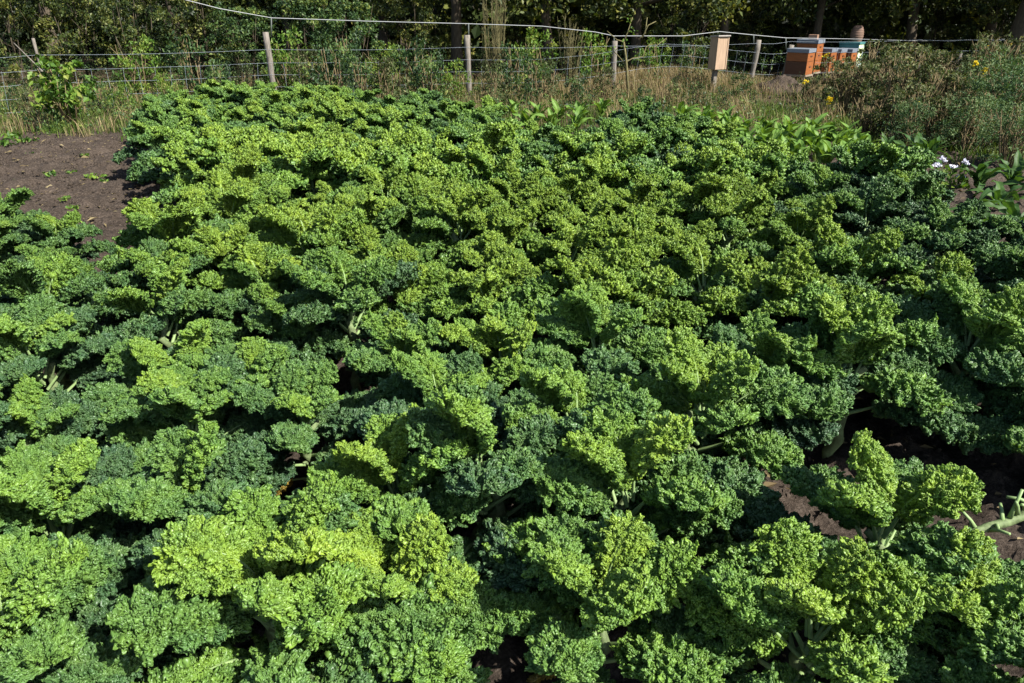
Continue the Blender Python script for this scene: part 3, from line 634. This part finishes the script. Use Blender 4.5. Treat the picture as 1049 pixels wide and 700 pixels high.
CHP = [(x, y) for y, xs in ((150, (735, 757, 779, 800, 822, 845, 866)), (159, (745, 768, 790, 812, 834, 857, 880)), (171, (770, 795, 818, 842, 864)), (141, (716, 738, 760, 784, 806, 830))) for x in xs]
CHG = 'light green leafy chard plants beside the kale'
rows = {}
for x, y in CHP: rows.setdefault(y, []).append(x)
RN = {141: 'back', 150: 'second', 159: 'third', 171: 'front'}
for y, xs in rows.items():
    for i, x in enumerate(xs):
        p = at_z(x, y+6+cr.uniform(-2, 2)); lb = f'light green chard, {"leftmost" if i == 0 else ORD[i]+" from the left"} in the {RN[y]} row below the weed thicket'
        rosette('chard_plant', lb, 'chard', p, CH, 11, cr, 1.05, CHG, 66)
y0 = [(505, 128), (528, 126), (550, 130), (572, 127), (594, 128), (615, 124), (540, 138), (566, 138), (590, 138), (700, 130), (722, 133), (745, 138)]
NM = ['first', 'second', 'third', 'fourth', 'fifth', 'sixth']
for i, (x, y) in enumerate(y0):
    lb = f'pale leafy chard, {NM[i]} from the left in the row below the bare sapling' if i < 6 else f'pale leafy chard, {NM[i-6]} from the left just behind the kale' if i < 9 else f'pale leafy chard, {NM[i-9]} from the left beside the bare track'
    rosette('chard_plant', lb, 'chard', at_z(x, y), CH, 10, cr, 1.05, CHG, 60)
for i, (x, y, lb) in enumerate([(1022, 212, 'dark strap-leaved plant right of the white flowers'), (1040, 232, 'dark strap-leaved plant at the edge of the soil, nearest the kale'), (1012, 238, 'dark strap-leaved plant with pale underside leaves beside the kale'), (950, 172, 'upright strap-leaved plant left of the white flowers'), (935, 170, 'upright strap-leaved plant at the foot of the weed thicket'), (1060, 205, 'dark strap-leaved plant past the white flowers'), (1000, 196, 'small strap-leaved plant just below the white flowers'), (1035, 196, 'strap-leaved plant between soil strip and mugwort'), (905, 172, 'strap-leaved plant at the corner of the kale bed')]):
    rosette('strap_leaved_plant', lb, 'leafy plant', at_z(x, y), ST, 11, cr, .9, 'dark strap-leaved plants by the soil edge', 20 if i < 3 else 50)

# ------------------------------------------------------------------ weed thicket with yellow flowers, mugwort, white flowers
WD = [shrub_meshes(200+i, 1.0, .55, 40, 42, .066, M_WEED, M_DRYSTEM, .04, .40, .12, 30) for i in range(3)]
MG = [shrub_meshes(210+i, 1.05, .55, 55, 46, .06, M_MUG, M_DRYSTEM, .04, .34, .15, 12) for i in range(2)]
def flower_mesh(seed, n, r, petal, mat, size):
    rs = np.random.RandomState(seed); C = []; D = []; Nn = []
    for c in rs.normal(size=(n, 3))*r:
        c[2] *= .7
        for k in range(petal): d = rs.normal(size=3); d[2] = abs(d[2])*.8; d /= np.linalg.norm(d); C.append(c+d*size*.5); D.append(d); Nn.append(rs.normal(size=3))
    C, D, Nn = map(np.array, (C, D, Nn)); V, q = leaf_cards(C, D, Nn.astype(float), np.full(len(C), size), np.full(len(C), size*.7)); return npmesh('flower_head', V, q, [mat], None, None, False)
YF = [flower_mesh(i, 7, .028, 7, M_YELLOW, .036) for i in range(3)]
WF = [flower_mesh(10+i, 8, .014, 6, M_WHITE, .034) for i in range(3)]
wr = random.Random(44)
WL = [(868, 14.6, 0, 1.0, 'brown-green weed clump at the near end of the thicket'), (905, 14.0, 1, 1.05, 'dark seedy weed clump behind the chard'), (940, 13.6, 2, 1.05, 'brown weed clump above the white flowers'), (980, 13.4, 0, 1.0, 'dark weed clump left of the mugwort'),
      (852, 16.6, 1, 1.0, 'weed clump with yellow flowers in front of the beehives'), (885, 16.2, 2, 1.15, 'tall weed clump below the teal beehive'), (920, 16.0, 0, 1.2, 'tall feathery weed clump right of the teal beehive'), (958, 15.6, 1, 1.15, 'tall weed clump in the middle of the thicket'), (1000, 15.4, 2, 1.15, 'tall weed clump behind the mugwort'),
      (830, 16.2, 2, .7, 'low weed clump at the edge of the bare track'), (900, 18.5, 1, 1.3, 'tallest weed clump with a yellow flower beside the clay pot'), (955, 18.3, 0, 1.1, 'weed clump at the thin fence stakes'), (1010, 17.8, 1, 1.2, 'weed clump with yellow flowers below the dark trunk'), (1060, 17.0, 2, 1.2, 'weed clump with yellow flowers at the thicket end'), (1045, 15.0, 0, 1.1, 'dark weed clump behind the tallest mugwort'),
      (890, 11.9, 1, .85, 'dark weed clump straight behind the chard, nearest its front row'), (925, 11.5, 0, .8, 'low dark weed clump behind the lone white flower'), (960, 11.2, 2, .85, 'weed clump straight behind the white flowers'), (1000, 11.0, 1, .8, 'low weed clump between white flowers and mugwort'), (1040, 10.6, 0, .6, 'low weed clump at the foot of the nearest mugwort')]
for i, (px, Y, k, s, lb) in enumerate(WL):
    s *= .84 if px < 895 and Y > 15.5 else .97
    o = shrub(px, Y, WD[k], lb, (s*1.1, s*1.1, s*wr.uniform(.85, 1.15)), wr.uniform(0, 6), 'weed clumps of the thicket', 'weed_clump', 'weeds')
    if 'yellow' in lb or i == 3:
        for _ in range(3 if px > 990 else 1): link('flower_head', wr.choice(YF), o, (wr.uniform(-.3, .3), wr.uniform(-.4, 0), wr.uniform(.85, 1.05)))
for px, Y, k, s, lb in [(1024, 12.4, 0, 1.15, 'tallest silvery green mugwort with feathery leaves'), (1047, 11.4, 1, 1.05, 'feathery mugwort at the soil edge past the white flowers'), (1000, 14.2, 1, .95, 'feathery mugwort with a yellow flower behind the tallest one'), (1080, 13.2, 0, 1.1, 'feathery mugwort farthest from the chard'), (985, 10.6, 1, .75, 'low feathery mugwort just behind the white flowers'), (1030, 9.7, 0, .8, 'feathery mugwort leaning over the strap-leaved plants'), (930, 11.0, 1, .65, 'small feathery mugwort at the corner of the chard')]:
    o = shrub(px, Y, MG[k], lb, s, wr.uniform(0, 6), 'feathery mugwort plants', 'mugwort', 'weeds')
    if 'yellow' in lb: link('flower_head', YF[0], o, (.1, -.2, .95))
for px, py, s, lb in [(825, 84, 1, 'yellow ragwort stem in front of the nearest beehive'), (848, 103, 1.3, 'yellow ragwort stem in the near side of the thicket'), (938, 104, 1, 'yellow ragwort stem in the middle of the thicket')]:
    Y = {825: 15.8, 848: 14.0, 938: 13.0}[px]; c = at_y(px, py, Y); t0 = thing('ragwort', lb, 'flower', (c.x, Y, 0), 0, 'yellow ragwort stems')
    b = MB(); b.tube([(0, 0, -.02), (.02, 0, c.z*.5), (0, 0, c.z)], [.006, .005, .003], 5); b.obj('stem', [M_DRYSTEM], t0); link('flower_head', wr.choice(YF), t0, (0, 0, c.z), scale=s)
def white_flowers():
    for i, (x, y, lb) in enumerate([(966, 164, 'topmost white flower head right of the kale'), (961, 170, 'white flower head nearest the kale'), (975, 172, 'white flower head low in the middle of its group'), (989, 167, 'white flower head nearest the mugwort'), (985, 182, 'lowest white flower head above the soil edge'), (932, 170, 'lone white flower head peeping over the kale')]):
        Y = 8.5; c = at_y(x, y, Y); t0 = thing('white_flower', lb, 'flower', (c.x, Y, 0), 0, 'white flowers beside the kale'); b = MB(); b.tube([(.03, .02, -.02), (.02, 0, c.z*.5), (0, 0, c.z)], [.006, .005, .004], 5); b.obj('stem', [M_WEEDSTEM], t0)
        link('flower_head', WF[i % 3], t0, (0, 0, c.z))
        link('foliage', leaf_mass('foliage', np.random.RandomState(i), [(0, 0, c.z*.4), (.03, .02, c.z*.65)], [.12, .09], 14, .08, M_BUSH), t0)
M_WEEDSTEM = mat_plain('green_stem', (.12, .17, .05), .7, .2, .3, 14)
white_flowers()

# ------------------------------------------------------------------ bare soil patch seedlings and bottom right stalk
SEED = [leaf_mass('seedling', np.random.RandomState(i), [(0, 0, .03), (.05, .02, .03), (-.04, .03, .03)], [.06]*3, 11, .045, M_BUSH, 1.2, .6, .3) for i in range(3)]
sr = random.Random(3)
SEEDS = [(8, 150, 'at the outer edge of the bare soil', 2.2), (55, 181, 'on the bare soil nearest its middle', 1.3), (75, 178, 'on the bare soil right of the middle', .9), (97, 184, 'on the bare soil close to the kale shadow', 1.3), (103, 188, 'touching the kale shadow on the soil', 1.0), (68, 206, 'beside the low kale at the soil edge', .9), (35, 160, 'on the far part of the bare soil', 1.0), (20, 186, 'on the near outer part of the soil', .8), (88, 160, 'on the far soil below the raspberry bush', .8), (12, 143, 'at the far outer corner of the soil', 2.0), (30, 146, 'along the far soil edge by the raspberry bush', 1.7), (76, 215, 'in the gap between kale and soil', 1.)]
for x, y, lb, s in SEEDS: tag(link('weed_seedling', SEED[sr.randint(0, 2)], None, at_z(x, y), (0, 0, sr.uniform(0, 6)), s), 'small green weed seedling '+lb, 'seedling', 'weed seedlings on the bare soil')
def clods():
    rs = np.random.RandomState(8); n = 7000; X = np.concatenate([rs.uniform(-9.5, -3, n), rs.uniform(.6, 3.2, 700)]); Y = np.concatenate([rs.uniform(6, 12.4, n), rs.uniform(1.6, 3.6, 700)]); m = len(X); s = np.minimum(rs.gamma(2, .004, m)+.003, .022)
    base = np.array([(-1, -1, -.6), (1, -1, -.6), (1, 1, -.6), (-1, 1, -.6), (-.6, -.6, .7), (.7, -.6, .8), (.6, .6, .6), (-.7, .6, .8)])
    V = base[None]*s[:, None, None]*rs.uniform(.6, 1.3, (m, 8, 3))+np.stack([X, Y, np.zeros(m)+.004], 1)[:, None]
    f = np.array([(4, 5, 6, 7), (0, 1, 5, 4), (1, 2, 6, 5), (2, 3, 7, 6), (3, 0, 4, 7)]); q = (np.arange(m)[:, None, None]*8+f[None]).reshape(-1, 4)
    tag(link('soil_crumbs', npmesh('soil_crumbs', V.reshape(-1, 3), q, [M_SOIL])), 'loose crumbs and clods of soil over the bed', 'soil crumbs', None, 'stuff')
clods()
def litter():
    rs = np.random.RandomState(18); n = 1500; X = np.concatenate([rs.uniform(-9.5, -3, n), rs.uniform(3.5, 9, 500), rs.uniform(.6, 3, 260)]); Y = np.concatenate([rs.uniform(6, 12.6, n), rs.uniform(5, 10, 500), rs.uniform(1.6, 3.6, 260)]); m = len(X)
    a = rs.uniform(0, 6.28, m); L = rs.gamma(3, .012, m)+.01; V, q = leaf_cards(np.stack([X, Y, np.full(m, .03)], 1), np.stack([np.cos(a), np.sin(a), rs.normal(0, .15, m)], 1), np.stack([rs.normal(0, .3, m), rs.normal(0, .3, m), np.ones(m)], 1), L, L*rs.uniform(.12, .6, m))
    tag(link('dry_litter', npmesh('dry_litter', V, q, [M_DRY], None, {'tone': np.repeat(rs.uniform(0, 1, m)**2*.8, 4)}, False)), 'dry leaf and straw bits scattered over the bare soil', 'litter', None, 'stuff')
litter()
def stalk():
    p0, p1 = at_z(955, 574, .10), at_z(1068, 512, .30); t0 = thing('kale_stalk', 'bare leaning kale stalk stripped of its leaves above open soil', 'kale stalk', (p0.x, p0.y, 0)); o = t0.location
    b = MB(); a, c = p0-o, p1-o; k = 7; b.tube([a.lerp(c, i/(k-1))+Vector((0, 0, .03*math.sin(i*.9))) for i in range(k)], [.010, .013, .015, .016, .017, .016, .015], 10, 0, .12, random.Random(2)); b.obj('stem', [M_STEM], t0, True)
    rng = random.Random(4)
    for i in range(13):
        t = .08+.9*i/13; p = a.lerp(c, t); d = Vector((rng.uniform(-.9, .3), rng.uniform(-1, 1), rng.uniform(-.1, .9))).normalized(); ln = rng.uniform(.05, .13)
        b = MB(); b.tube([p, p+d*ln*.5+Vector((0, 0, .008)), p+d*ln], [.010, .007, .006], 6); b.obj('petiole', [M_RIB], t0, True)
stalk()
def dead_leaf():
    me = broad_leaf('dead_leaf', 77, .2, .05, M_DEAD, 1.2, .2)
    o = link('dead_leaf', me, None, at_z(925, 505, .06), (R(15), .3, 2.2)); tag(o, 'withered orange leaf lying on the open soil', 'dead leaf')
M_DEAD = mat_plain('withered_leaf', (.20, .105, .03), .8, .1, .5, 12)
dead_leaf()
